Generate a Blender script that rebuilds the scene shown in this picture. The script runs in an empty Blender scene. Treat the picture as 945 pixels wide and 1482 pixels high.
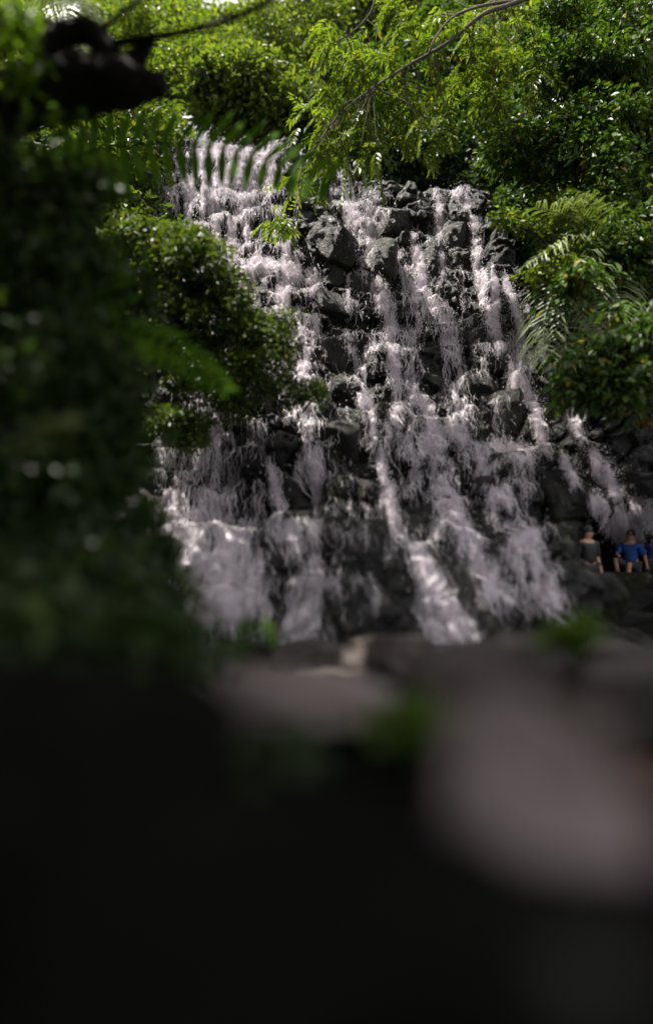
import bpy, math, random
import numpy as np
from mathutils import Vector

rng = np.random.default_rng(11)
random.seed(11)
C = bpy.context.scene.collection
F, CX, HY, EYE = 883.0, 472.5, 790.0, 1.6      # focal length and horizon of the view, metres of eye height
R = math.radians

# ------------------------------------------------------------------ basics
def at(px, py, Y):
    """a point of the place, from where it is seen and how far away it stands"""
    return np.array([(px - CX) / F * Y, Y, EYE - (py - HY) / F * Y])

def _hash(ix, iy, s=0):
    h = (ix.astype(np.int64) * 374761393 + iy.astype(np.int64) * 668265263 + s * 974711) & 0x7fffffff
    h = ((h ^ (h >> 13)) * 1274126177) & 0x7fffffff
    return ((h ^ (h >> 16)) & 0xffffff) / float(0x1000000)

def vnoise(x, y, s=0):
    x = np.asarray(x, float); y = np.asarray(y, float)
    ix = np.floor(x); iy = np.floor(y); fx = x - ix; fy = y - iy
    ix = ix.astype(np.int64); iy = iy.astype(np.int64)
    fx = fx * fx * (3 - 2 * fx); fy = fy * fy * (3 - 2 * fy)
    a = _hash(ix, iy, s); b = _hash(ix + 1, iy, s); c = _hash(ix, iy + 1, s); d = _hash(ix + 1, iy + 1, s)
    return (a * (1 - fx) + b * fx) * (1 - fy) + (c * (1 - fx) + d * fx) * fy

def fbm(x, y, s=0, o=4):
    v = 0; a = .5; f = 1.0
    for k in range(o):
        v = v + a * (vnoise(x * f, y * f, s + k * 17) - .5); a *= .5; f *= 2.03
    return v

def smooth(a, b, x):
    t = np.clip((x - a) / (b - a), 0, 1); return t * t * (3 - 2 * t)

def mesh(name, V, faces, mat, parent=None, smooth_shade=False):
    """faces: list of int arrays (n,k)"""
    V = np.asarray(V, np.float32).reshape(-1, 3)
    me = bpy.data.meshes.new(name)
    faces = [np.asarray(f, np.int32) for f in faces if len(f)]
    nl = sum(f.size for f in faces); nf = sum(len(f) for f in faces)
    me.vertices.add(len(V)); me.vertices.foreach_set('co', V.ravel())
    me.loops.add(nl); me.loops.foreach_set('vertex_index', np.concatenate([f.ravel() for f in faces]))
    tot = np.concatenate([np.full(len(f), f.shape[1], np.int32) for f in faces])
    st = np.concatenate([[0], np.cumsum(tot)[:-1]]).astype(np.int32)
    me.polygons.add(nf); me.polygons.foreach_set('loop_start', st); me.polygons.foreach_set('loop_total', tot)
    me.polygons.foreach_set('use_smooth', np.full(nf, smooth_shade))
    me.update(calc_edges=True); me.validate()
    for m in (mat if isinstance(mat, (list, tuple)) else [mat]):
        me.materials.append(m)
    o = bpy.data.objects.new(name, me); C.objects.link(o)
    if parent is not None: o.parent = parent
    return o

def tag(o, label=None, cat=None, group=None, kind=None):
    if label: o['label'] = label
    if cat: o['category'] = cat
    if group: o['group'] = group
    if kind: o['kind'] = kind
    return o

def thing(name, label, cat, group=None):
    o = bpy.data.objects.new(name, None); C.objects.link(o); o.empty_display_size = .2
    return tag(o, label, cat, group)

class Geo:
    """collects pieces of one mesh"""
    def __init__(s): s.v = []; s.q = []; s.t = []; s.n = 0
    def add(s, V, quads=None, tris=None):
        V = np.asarray(V, float).reshape(-1, 3)
        s.v.append(V)
        if quads is not None and len(quads): s.q.append(np.asarray(quads) + s.n)
        if tris is not None and len(tris): s.t.append(np.asarray(tris) + s.n)
        s.n += len(V)
    def build(s, name, mat, parent=None, sm=False):
        fs = []
        if s.q: fs.append(np.concatenate(s.q))
        if s.t: fs.append(np.concatenate(s.t))
        return mesh(name, np.concatenate(s.v), fs, mat, parent, sm)

def nrm(a): return a / (np.linalg.norm(a, axis=-1, keepdims=True) + 1e-9)

def spline(P, n):
    """smooth curve through points"""
    P = np.asarray(P, float); m = len(P)
    if m == 2:
        t = np.linspace(0, 1, n)[:, None]; return P[0] * (1 - t) + P[1] * t
    Q = np.vstack([2 * P[0] - P[1], P, 2 * P[-1] - P[-2]])
    u = np.linspace(0, m - 1 - 1e-6, n); i = u.astype(int); t = (u - i)[:, None]
    a, b, c, d = Q[i], Q[i + 1], Q[i + 2], Q[i + 3]
    return .5 * (2 * b + (c - a) * t + (2 * a - 5 * b + 4 * c - d) * t * t + (3 * b - a - 3 * c + d) * t ** 3)

def tube(g, P, r, sides=8, n=None, rough=.0):
    """tapered limb"""
    P = np.asarray(P, float); r = np.asarray(r, float)
    if n is None: n = max(4, 4 * (len(P) - 1))
    S = spline(P, n); rr = np.interp(np.linspace(0, 1, n), np.linspace(0, 1, len(r)), r)
    T = nrm(np.gradient(S, axis=0)); up = np.array([0.31, .93, .2])
    A = nrm(np.cross(T, up)); B = np.cross(T, A)
    th = np.linspace(0, 2 * np.pi, sides, endpoint=False)
    rad = rr[:, None] * (1 + rough * (rng.random((n, sides)) - .5))
    V = S[:, None, :] + rad[:, :, None] * (np.cos(th)[None, :, None] * A[:, None, :] + np.sin(th)[None, :, None] * B[:, None, :])
    i = np.arange(n - 1)[:, None]; j = np.arange(sides)[None, :]; k = (j + 1) % sides
    q = np.stack([i * sides + j, i * sides + k, (i + 1) * sides + k, (i + 1) * sides + j], -1).reshape(-1, 4)
    V = V.reshape(-1, 3)
    base = len(V)
    V = np.vstack([V, S[0], S[-1]])
    jj = np.arange(sides); kk = (jj + 1) % sides
    t = np.vstack([np.stack([np.full(sides, base), kk, jj], 1), np.stack([np.full(sides, base + 1), (n - 1) * sides + jj, (n - 1) * sides + kk], 1)])
    g.add(V, q, t)
    return S

def leaves(g, cen, axis, normal, L, W, fold=.12, tip=.1):
    """pointed leaves folded along the midrib; every array has one row a leaf"""
    n = len(cen); axis = nrm(axis); side = nrm(np.cross(normal, axis)); nr = np.cross(axis, side)
    L = np.broadcast_to(L, (n,))[:, None]; W = np.broadcast_to(W, (n,))[:, None]
    b = cen - axis * L * .5; t = cen + axis * L * .5 - nr * L * tip
    mid = cen - axis * L * .06
    l = mid + side * W * .5 + nr * W * fold; r = mid - side * W * .5 + nr * W * fold
    c2 = cen + axis * L * .2
    l2 = c2 + side * W * .36 + nr * W * fold * .6 - nr * L * tip * .3; r2 = c2 - side * W * .36 + nr * W * fold * .6 - nr * L * tip * .3
    V = np.stack([b, l, l2, t, r2, r], 1).reshape(-1, 3)
    k = np.arange(n)[:, None] * 6
    tris = np.hstack([]) if False else None
    q = np.vstack([k + np.array([[0, 1, 2, 3]]), k + np.array([[0, 3, 4, 5]])])
    g.add(V, q)

EL, AZ = 66.0, 269.0        # sun height; compass from +Y clockwise: high, from the left
SUNX, SUNY = math.sin(R(AZ)) / math.tan(R(EL)), math.cos(R(AZ)) / math.tan(R(EL))

# ------------------------------------------------------------------ materials
def newmat(name):
    m = bpy.data.materials.new(name); m.use_nodes = True
    nt = m.node_tree; nt.nodes.clear()
    out = nt.nodes.new('ShaderNodeOutputMaterial')
    return m, nt, out

def ramp(nt, stops, fac):
    r = nt.nodes.new('ShaderNodeValToRGB'); cr = r.color_ramp
    while len(cr.elements) > 1: cr.elements.remove(cr.elements[-1])
    cr.elements[0].position = stops[0][0]; cr.elements[0].color = (*stops[0][1], 1)
    for p, c in stops[1:]:
        e = cr.elements.new(p); e.color = (*c, 1)
    nt.links.new(fac, r.inputs[0]); return r

def leafmat(name, cols, trans=.45, rough=.42, spec=.5, tcol=(1.25, 1.25, .5)):
    m, nt, out = newmat(name)
    geo = nt.nodes.new('ShaderNodeNewGeometry')
    r = ramp(nt, cols, geo.outputs['Random Per Island'])
    r.color_ramp.interpolation = 'LINEAR'
    p = nt.nodes.new('ShaderNodeBsdfPrincipled')
    p.inputs['Roughness'].default_value = rough
    p.inputs['Specular IOR Level'].default_value = spec
    nt.links.new(r.outputs[0], p.inputs['Base Color'])
    mul = nt.nodes.new('ShaderNodeMix'); mul.data_type = 'RGBA'; mul.blend_type = 'MULTIPLY'
    mul.inputs[0].default_value = 1; mul.inputs[7].default_value = (*tcol, 1)
    nt.links.new(r.outputs[0], mul.inputs[6])
    t = nt.nodes.new('ShaderNodeBsdfTranslucent'); nt.links.new(mul.outputs[2], t.inputs[0])
    mx = nt.nodes.new('ShaderNodeMixShader'); mx.inputs[0].default_value = trans
    nt.links.new(p.outputs[0], mx.inputs[1]); nt.links.new(t.outputs[0], mx.inputs[2])
    nt.links.new(mx.outputs[0], out.inputs[0])
    return m

def rockmat(name, stops, scale=2.0, rough=(.35, .8), bump=.5, spec=.5, moss=None):
    m, nt, out = newmat(name)
    tc = nt.nodes.new('ShaderNodeNewGeometry')
    n1 = nt.nodes.new('ShaderNodeTexNoise'); n1.inputs['Scale'].default_value = scale; n1.inputs['Detail'].default_value = 8
    n1.inputs['Roughness'].default_value = .65
    nt.links.new(tc.outputs['Position'], n1.inputs['Vector'])
    r = ramp(nt, stops, n1.outputs[0])
    col = r.outputs[0]
    if moss:
        n2 = nt.nodes.new('ShaderNodeTexNoise'); n2.inputs['Scale'].default_value = scale * .55; n2.inputs['Detail'].default_value = 6
        nt.links.new(tc.outputs['Position'], n2.inputs['Vector'])
        mr = ramp(nt, [(.52, (0, 0, 0)), (.66, (1, 1, 1))], n2.outputs[0])
        mx = nt.nodes.new('ShaderNodeMix'); mx.data_type = 'RGBA'
        nt.links.new(mr.outputs[0], mx.inputs[0]); nt.links.new(col, mx.inputs[6]); mx.inputs[7].default_value = (*moss, 1)
        col = mx.outputs[2]
    p = nt.nodes.new('ShaderNodeBsdfPrincipled'); p.inputs['Specular IOR Level'].default_value = spec
    nt.links.new(col, p.inputs['Base Color'])
    mr2 = nt.nodes.new('ShaderNodeMapRange'); mr2.inputs[1].default_value = .3; mr2.inputs[2].default_value = .7
    mr2.inputs[3].default_value = rough[0]; mr2.inputs[4].default_value = rough[1]
    n3 = nt.nodes.new('ShaderNodeTexNoise'); n3.inputs['Scale'].default_value = scale * 2.3; n3.inputs['Detail'].default_value = 5
    nt.links.new(tc.outputs['Position'], n3.inputs['Vector']); nt.links.new(n3.outputs[0], mr2.inputs[0])
    nt.links.new(mr2.outputs[0], p.inputs['Roughness'])
    b = nt.nodes.new('ShaderNodeBump'); b.inputs['Strength'].default_value = bump; b.inputs['Distance'].default_value = .12
    n4 = nt.nodes.new('ShaderNodeTexNoise'); n4.inputs['Scale'].default_value = scale * 3; n4.inputs['Detail'].default_value = 10
    n4.inputs['Roughness'].default_value = .7
    nt.links.new(tc.outputs['Position'], n4.inputs['Vector']); nt.links.new(n4.outputs[0], b.inputs['Height'])
    nt.links.new(b.outputs[0], p.inputs['Normal'])
    nt.links.new(p.outputs[0], out.inputs[0])
    return m

def plain(name, col, rough=.7, spec=.4):
    m, nt, out = newmat(name)
    p = nt.nodes.new('ShaderNodeBsdfPrincipled')
    n = nt.nodes.new('ShaderNodeTexNoise'); n.inputs['Scale'].default_value = 9; n.inputs['Detail'].default_value = 4
    r = ramp(nt, [(.3, tuple(c * .75 for c in col)), (.7, tuple(min(1, c * 1.2) for c in col))], n.outputs[0])
    nt.links.new(r.outputs[0], p.inputs['Base Color'])
    p.inputs['Roughness'].default_value = rough; p.inputs['Specular IOR Level'].default_value = spec
    nt.links.new(p.outputs[0], out.inputs[0]); return m

M = {}
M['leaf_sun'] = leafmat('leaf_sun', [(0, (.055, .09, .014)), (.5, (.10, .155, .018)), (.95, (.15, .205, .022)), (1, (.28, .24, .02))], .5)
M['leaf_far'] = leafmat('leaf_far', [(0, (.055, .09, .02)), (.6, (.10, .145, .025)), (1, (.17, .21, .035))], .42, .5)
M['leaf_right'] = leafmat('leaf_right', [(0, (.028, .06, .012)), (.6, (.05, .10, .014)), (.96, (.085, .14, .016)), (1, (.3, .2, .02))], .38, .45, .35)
M['leaf_bush'] = leafmat('leaf_bush', [(0, (.045, .08, .016)), (.6, (.075, .12, .018)), (.97, (.11, .15, .02)), (1, (.25, .2, .03))], .35, .45)
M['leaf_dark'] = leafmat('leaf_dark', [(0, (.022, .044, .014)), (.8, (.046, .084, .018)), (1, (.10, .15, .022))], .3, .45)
M['leaf_fern'] = leafmat('leaf_fern', [(0, (.045, .118, .008)), (1, (.10, .20, .012))], .4, .75, .05)
M['leaf_palm'] = leafmat('leaf_palm', [(0, (.10, .14, .05)), (1, (.17, .21, .08))], .3, .45)
M['leaf_bright'] = leafmat('leaf_bright', [(0, (.07, .14, .012)), (1, (.13, .22, .015))], .5, .5)
M['leaf_dry'] = leafmat('leaf_dry', [(0, (.22, .07, .02)), (1, (.35, .13, .03))], .35, .6)
M['bark_dark'] = rockmat('bark_dark', [(.3, (.011, .010, .008)), (.7, (.034, .029, .022))], 4, (.7, .95), .8, .2)
M['bark'] = rockmat('bark', [(.3, (.05, .042, .032)), (.7, (.13, .11, .085))], 5, (.7, .95), .7, .2)
M['basalt'] = rockmat('basalt', [(.3, (.004, .004, .0038)), (.52, (.008, .0078, .007)), (.64, (.02, .017, .0145)), (.76, (.07, .056, .046))], 2.1, (.22, .7), 1.0, .35, (.011, .015, .005))
M['boulder'] = rockmat('boulder', [(.3, (.0045, .0045, .004)), (.5, (.009, .0085, .0075)), (.64, (.025, .020, .016)), (.76, (.11, .085, .066))], 2.8, (.22, .7), 1.0, .35, (.02, .024, .007))
M['pale_rock'] = rockmat('pale_rock', [(.3, (.07, .058, .058)), (.5, (.16, .137, .135)), (.72, (.27, .24, .235))], 2.2, (.6, .9), .5, .3)
M['pale_stone'] = rockmat('pale_stone', [(.25, (.17, .138, .135)), (.5, (.30, .245, .242)), (.75, (.40, .335, .33))], 2.8, (.6, .9), .5, .3, (.10, .10, .04))
M['mauve_rock'] = rockmat('mauve_rock', [(.3, (.14, .112, .112)), (.5, (.31, .25, .248)), (.72, (.46, .385, .375))], 3.4, (.6, .9), .5, .3, (.12, .11, .05))
M['brown_rock'] = rockmat('brown_rock', [(.3, (.05, .028, .010)), (.6, (.12, .066, .022)), (.8, (.2, .12, .04))], 2.6, (.7, .95), .6, .2)
M['grey_rock'] = rockmat('grey_rock', [(.25, (.04, .034, .03)), (.6, (.085, .07, .064)), (.8, (.16, .135, .12))], 2.2, (.6, .9), .5, .3)
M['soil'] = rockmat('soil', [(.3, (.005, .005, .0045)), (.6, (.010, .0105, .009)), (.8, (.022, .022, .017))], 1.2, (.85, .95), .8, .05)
M['hill'] = rockmat('hill', [(.3, (.012, .014, .008)), (.6, (.02, .026, .012)), (.8, (.03, .04, .015))], .8, (.8, .95), .8, .2)

def watermat():
    m, nt, out = newmat('white_water')
    geo = nt.nodes.new('ShaderNodeNewGeometry')
    r = ramp(nt, [(0, (.78, .73, .77)), (1, (.94, .89, .93))], geo.outputs['Random Per Island'])
    d = nt.nodes.new('ShaderNodeBsdfPrincipled'); d.inputs['Roughness'].default_value = .35
    nt.links.new(r.outputs[0], d.inputs['Base Color'])
    t = nt.nodes.new('ShaderNodeBsdfTranslucent'); nt.links.new(r.outputs[0], t.inputs[0])
    mx = nt.nodes.new('ShaderNodeMixShader'); mx.inputs[0].default_value = .42
    nt.links.new(d.outputs[0], mx.inputs[1]); nt.links.new(t.outputs[0], mx.inputs[2])
    tr = nt.nodes.new('ShaderNodeBsdfTransparent')
    m2 = nt.nodes.new('ShaderNodeMixShader'); m2.inputs[0].default_value = .82
    nt.links.new(tr.outputs[0], m2.inputs[1]); nt.links.new(mx.outputs[0], m2.inputs[2])
    nt.links.new(m2.outputs[0], out.inputs[0]); return m
M['water'] = watermat()

def poolmat():
    m, nt, out = newmat('pool_water')
    p = nt.nodes.new('ShaderNodeBsdfPrincipled')
    p.inputs['Base Color'].default_value = (.035, .034, .028, 1); p.inputs['Roughness'].default_value = .12
    tc = nt.nodes.new('ShaderNodeNewGeometry')
    n = nt.nodes.new('ShaderNodeTexNoise'); n.inputs['Scale'].default_value = 3; n.inputs['Detail'].default_value = 5
    nt.links.new(tc.outputs['Position'], n.inputs['Vector'])
    b = nt.nodes.new('ShaderNodeBump'); b.inputs['Strength'].default_value = .4; b.inputs['Distance'].default_value = .08
    nt.links.new(n.outputs[0], b.inputs['Height']); nt.links.new(b.outputs[0], p.inputs['Normal'])
    nt.links.new(p.outputs[0], out.inputs[0]); return m
M['pool'] = poolmat()

# ------------------------------------------------------------------ the cliff
BZ = np.array([-1, 0, 1.2, 3.0, 8.0, 14.4, 14.75, 15.0, 15.3])
BY = np.array([9.2, 10.2, 11.9, 14.2, 17.6, 22.0, 23.6, 26.5, 34.0])
def lipshift(x): return 1.25 * smooth(1.0, -1.4, x) - .35 * smooth(2, 5.5, x) - .5*smooth(5.6,8,x)
def base_y(x, z):
    b = np.interp(z - lipshift(x) * smooth(6, 15, z), BZ, BY)
    b = b + 1.0 * fbm(x * .22, z * .22, 5, 3)
    b = b + 4.4 * smooth(4.9, 6.0, x) * smooth(2.6, 1.5, z)
    return b + 1.6 * 0 + 3.6 * smooth(5.7, 6.8, x) * smooth(4.5, 7.5, z) - .9 * smooth(-5.5, -9, x)

DOMES = []   # (x, z, rx, rz, out) rounded bosses the water runs over
def dome_px(px, py, w, h, out):
    Yg = np.interp(py, [200, 740, 900], [22, 14.6, 12.2])
    for _ in range(12):
        x = (px - CX) / F * Yg; z = EYE - (py - HY) / F * Yg
        Yg = .5 * Yg + .5 * float(base_y(np.array([x]), np.array([z]))[0])
    DOMES.append((x, z, w / F * Yg * .5, h / F * Yg * .5, out))
for d in [(598, 640, 85, 110, .7), (672, 640, 70, 150, .6), (560, 530, 70, 70, .5), (520, 600, 70, 90, .5), (460, 660, 80, 90, .5), (400, 690, 80, 110, .6),
          (640, 730, 80, 110, .6), (720, 760, 80, 130, .6), (430, 790, 110, 110, .7), (540, 760, 90, 120, .5), (640, 850, 100, 110, .6), (330, 840, 120, 110, .7),
          (300, 700, 60, 110, .5), (425, 425, 85, 80, .6), (365, 400, 60, 60, .5), (300, 300, 90, 80, .5), (660, 330, 70, 80, .4), (720, 470, 80, 110, .3), (570, 700, 60, 80, .4),
          (470, 760, 80, 90, .4), (780, 700, 90, 100, .4)]:
    dome_px(*d)

def worley(x, z, sx, sz, seed, jit=.8):
    gx = x / sx; gz = z / sz
    ix = np.floor(gx).astype(np.int64); iz = np.floor(gz).astype(np.int64)
    f1 = np.full(x.shape, 9.); f2 = np.full(x.shape, 9.); cid = np.zeros(x.shape); cxx = np.zeros(x.shape); czz = np.zeros(x.shape)
    for a in (-1, 0, 1):
        for b in (-1, 0, 1):
            jx = ix + a; jz = iz + b
            off = .5 * (jz % 2)
            px = jx + .5 + off * 0 + jit * (_hash(jx, jz, seed) - .5); pz = jz + .5 + jit * (_hash(jx, jz, seed + 1) - .5)
            d = (np.abs(gx - px) ** 3.4 + np.abs(gz - pz) ** 3.4) ** (1 / 3.4); r = _hash(jx, jz, seed + 2)
            near = d < f1
            f2 = np.where(near, f1, np.minimum(f2, d))
            cid = np.where(near, r, cid); cxx = np.where(near, px * sx, cxx); czz = np.where(near, pz * sz, czz)
            f1 = np.where(near, d, f1)
    return f1, f2, cid, cxx, czz

def cliff_surface(x, z):
    wx = x + .45 * fbm(x * .9, z * .9, 31, 3); wz = z + .45 * fbm(x * .9 + 40, z * .9, 37, 3)
    f1, f2, cid, cx, cz = worley(wx, wz, 1.15, 1.0, 3)
    e = np.clip((f2 - f1) / .17, 0, 1); shape = np.sqrt(1 - (1 - e) ** 2)
    b = base_y(x, z); bc = base_y(cx, cz); low = .72 + .28 * smooth(1.0, 4.0, z)
    y = b * (1 - .65 * low) + bc * .65 * low - low * (.1 + .75 * cid) * shape - .12 * (cx - wx) * (cid * 7 % 1 - .5) * 2
    f1, f2, ci2, cx, cz = worley(wx * 1.03 + 3, wz + 5, .5, .42, 13)
    e = np.clip((f2 - f1) / .17, 0, 1); shape = np.sqrt(1 - (1 - e) ** 2)
    y = y - (.04 + .30 * ci2) * shape + .5 * (cx - wx - 3) * (ci2 * 5 % 1 - .5) + .5 * (cz - wz - 5) * (ci2 * 11 % 1 - .3)
    f1, f2, ci3, cx, cz = worley(wx * 1.1 + 9, wz + 2, .24, .2, 23)
    y = y - .07 * ci3 * np.clip((f2 - f1) / .2, 0, 1)
    for dx, dz, rx, rz, out in DOMES:
        q = ((x - dx) / rx) ** 2 + ((z - dz) / rz) ** 2
        prof = np.sqrt(np.clip(1 - q, 0, 1))
        y = y - .36 * out * prof
    y = y - .22 * fbm(x * 2.2, z * 2.2, 51, 5) - .05 * fbm(x * 9, z * 9, 57, 3)
    return y

GX0, GX1, GZ0, GZ1, GS = -12.0, 13.0, -.9, 17.4, .05
gx = np.arange(GX0, GX1 + GS / 2, GS); gz = np.arange(GZ0, GZ1 + GS / 2, GS)
XX, ZZ = np.meshgrid(gx, gz)
CY = cliff_surface(XX, ZZ)

def grid_faces(ny, nx):
    i = np.arange(ny - 1)[:, None] * nx + np.arange(nx - 1)[None, :]
    return np.stack([i, i + 1, i + nx + 1, i + nx], -1).reshape(-1, 4)
ZTOP = 14.6 + 1.3 * smooth(1.0, -1.4, XX) - .3 * smooth(2, 5.5, XX) + .5 * fbm(XX * .9, XX * 0 + 3, 19, 3)
CREST = np.minimum(ZZ, ZTOP + .12 * fbm(XX * 1.5, ZZ * 1.5 + 8, 29, 3) * (ZZ > ZTOP))
cl = mesh('cliff', np.stack([XX, CY, CREST], -1), [grid_faces(*XX.shape)], M['basalt'], None, True)
tag(cl, kind='structure')

def samp(G, x, z):
    u = np.clip((x - GX0) / GS, 0, G.shape[1] - 1.001); v = np.clip((z - GZ0) / GS, 0, G.shape[0] - 1.001)
    i = u.astype(int); j = v.astype(int); fu = u - i; fv = v - j
    return (G[j, i] * (1 - fu) + G[j, i + 1] * fu) * (1 - fv) + (G[j + 1, i] * (1 - fu) + G[j + 1, i + 1] * fu) * fv
def blur(G, k):
    for _ in range(k):
        P = np.pad(G, 1, mode='edge'); G = (P[:-2, 1:-1] + P[2:, 1:-1] + P[1:-1, :-2] + P[1:-1, 2:] + 2 * G) / 6
    return G
SY = blur(CY, 6)
DX = np.gradient(SY, GS, axis=1); DZ = np.gradient(SY, GS, axis=0)
MY = blur(CY, 60)

def hit_cliff(px, py, G=None):
    """where the line of sight to a spot of the photograph meets the cliff"""
    G = CY if G is None else G
    px = np.asarray(px, float); py = np.asarray(py, float)
    kx = (px - CX) / F; kz = -(py - HY) / F
    Y = np.full(px.shape, 10.0); done = np.zeros(px.shape, bool)
    for _ in range(340):
        x = kx * Y; z = EYE + kz * Y
        done |= Y >= samp(G, x, z)
        Y = np.where(done, Y, Y + .05)
        if done.all(): break
    return kx * Y, Y, EYE + kz * Y

# boulders lodged in the face (dry, wet, mossy): each a stone of its own
def stone(name, c, r, mat, seed, flat=.75, rough=.16, sub=44, rot=0., sq=5.5):
    """a worn angular stone: superellipsoid cut by a few planes, with noise"""
    nu, nv = sub * 2, sub
    u = np.linspace(0, 2 * np.pi, nu, endpoint=False); v = np.linspace(-np.pi / 2, np.pi / 2, nv + 2)[1:-1]
    U, Vv = np.meshgrid(u, v)
    d = np.stack([np.cos(Vv) * np.cos(U), np.cos(Vv) * np.sin(U), np.sin(Vv)], -1)
    d = np.concatenate([d.reshape(-1, 3), [[0, 0, -1.], [0, 0, 1.]]])
    rad = 1 / (np.abs(d) ** sq).sum(1) ** (1 / sq)
    rs = np.random.default_rng(seed)
    for _ in range(12):
        n = nrm(rs.normal(size=3)); h = rs.uniform(.74, 1.02)
        k = d @ n
        lim = np.where(k > .05, h / np.maximum(k, .05), 9.)
        s_ = .06
        rad = np.minimum(rad, lim) * .94 + .06 * rad
    nz = fbm(d[:, 0] * 2.1 + seed * 3.1 + d[:, 2] * 1.3, d[:, 1] * 2.1 + d[:, 2] * 1.7 + seed, seed, 5)
    rad = rad * (1 + rough * nz)
    rad = rad * (1 + .05 * fbm(d[:, 0] * 7 + d[:, 2] * 5 + seed, d[:, 1] * 7 - d[:, 2] * 4, seed + 9, 4))
    P = d * rad[:, None] * np.asarray(r)[None, :]
    ca, sa = math.cos(rot), math.sin(rot)
    P = np.stack([P[:, 0] * ca - P[:, 2] * sa, P[:, 1], P[:, 0] * sa + P[:, 2] * ca], 1)
    i = np.arange(nv - 1)[:, None] * nu; j = np.arange(nu)[None, :]; k = (j + 1) % nu
    q = np.stack([i + j, i + k, i + nu + k, i + nu + j], -1).reshape(-1, 4)
    b = nv * nu; jj = np.arange(nu); kk = (jj + 1) % nu
    t = np.vstack([np.stack([np.full(nu, b), kk, jj], 1), np.stack([np.full(nu, b + 1), (nv - 1) * nu + jj, (nv - 1) * nu + kk], 1)])
    o = mesh(name, P, [q, t], mat, None, True); o.location = c
    return o

BOULD = [  # px, py, w, h, label
 (480, 356, 80, 66, 'large square-topped dark boulder standing out between the left and the middle stream'),
 (551, 385, 46, 68, 'tall rounded boulder with mossy top splitting the middle stream in two'),
 (606, 280, 66, 56, 'big brown boulder near the lip beside the upper right trickle'),
 (570, 325, 50, 50, 'grey boulder with water running round its left side, below the brown one'),
 (520, 420, 44, 60, 'wet black block under the mossy boulder, edged by a thin trickle'),
 (484, 410, 52, 34, 'flat-topped slab right under the large square boulder'),
 (484, 450, 60, 52, 'dark block below the flat slab with a pale upper ledge'),
 (484, 520, 66, 84, 'broad black boulder in the dry middle of the fall'),
 (604, 245, 44, 40, 'dark brown stone at the very top beside the lip, under the hanging leaves'),
 (649, 285, 52, 60, 'mossy boulder between the two upper right trickles'),
 (655, 350, 44, 50, 'dark boulder below the mossy one with an olive top'),
 (622, 380, 34, 44, 'small stone left of a thin trickle in the upper right of the fall'),
 (502, 565, 44, 50, 'small dark dome under the broad black boulder'),
 (494, 640, 50, 76, 'tall black stone in the dry gap low in the middle'),
 (690, 560, 56, 56, 'black boulder to the right of the broad cascade, below the ledges'),
 (735, 600, 60, 70, 'dark boulder beside the long slanting right stream'),
 (700, 490, 50, 44, 'small ledge stone between the broad cascade and the slanting stream'),
 (742, 680, 64, 54, 'wet brown stone low on the right with faint trickles'),
 (540, 290, 34, 34, 'pale wet stone poking out of the middle stream near the top'),
 (412, 330, 36, 30, 'dark stone showing through the upper left curtain of water'),
 (496, 712, 56, 62, 'dark block low in the dry middle, above the two largest blocks'),
 (470, 778, 70, 66, 'large dark block low in the dry middle, left of its twin'),
 (530, 790, 66, 76, 'large dark block low in the dry middle, right of its twin'),
 (500, 862, 84, 66, 'lowest dark block between the two feet of the fall'),
 (700, 720, 40, 60, 'dark stone at the right side of the widest cascade, low down'),
 (380, 440, 50, 42, 'brownish ledge block under the shelf of the left stream'),
]
for k, (px, py, w, h, lab) in enumerate(BOULD):
    x, Y, z = hit_cliff(np.array([px]), np.array([py]), MY); x, Y, z = x[0], Y[0], z[0]
    s = Y / F
    rx, rz = w * s * .5, h * s * .5; ry = max(rx, rz) * 1.0
    o = stone('boulder', (x, Y + ry * .28, z), (rx, ry, rz), M['boulder'], 100 + k, rot=rng.uniform(-.15, .15))
    tag(o, lab, 'boulder', 'boulders lodged in the waterfall face')
    # the water flows round it: press its shape into the field the water follows
    q = ((XX - x) / rx) ** 2 + ((ZZ - z) / rz) ** 2
    front = Y + ry * .28 - ry * np.sqrt(np.clip(1 - q, 0, 1)) * .95
    CY = np.where(q < 1, np.minimum(CY, front), CY)
SY = blur(CY, 5); DX = np.gradient(SY, GS, axis=1); DZ = np.gradient(SY, GS, axis=0)

# ------------------------------------------------------------------ the water
def seeds(path, n):
    P = np.array([p[:2] for p in path], float); Wd = np.array([p[2] for p in path], float); D = np.array([p[3] if len(p) > 3 else 1. for p in path], float)
    t = rng.random(n * 3) * (len(P) - 1)
    # spread evenly over length x width x density
    i = np.minimum(t.astype(int), len(P) - 2); f = t - i
    L = np.linalg.norm(P[1:] - P[:-1], axis=1)
    w = Wd[i] * (1 - f) + Wd[i + 1] * f; d = D[i] * (1 - f) + D[i + 1] * f
    pr = L[i] * w * d; pr /= pr.sum()
    k = rng.choice(len(t), n, p=pr)
    i, f, w = i[k], f[k], w[k]
    lat = np.clip(rng.normal(0, .23, n), -.7, .7) * w
    px = P[i, 0] * (1 - f) + P[i + 1, 0] * f + lat; py = P[i, 1] * (1 - f) + P[i + 1, 1] * f + rng.normal(0, 6, n)
    sl = (P[i + 1, 0] - P[i, 0]) / np.maximum(P[i + 1, 1] - P[i, 1], 6)
    return px, py, np.clip(sl, -2, 2)

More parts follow.
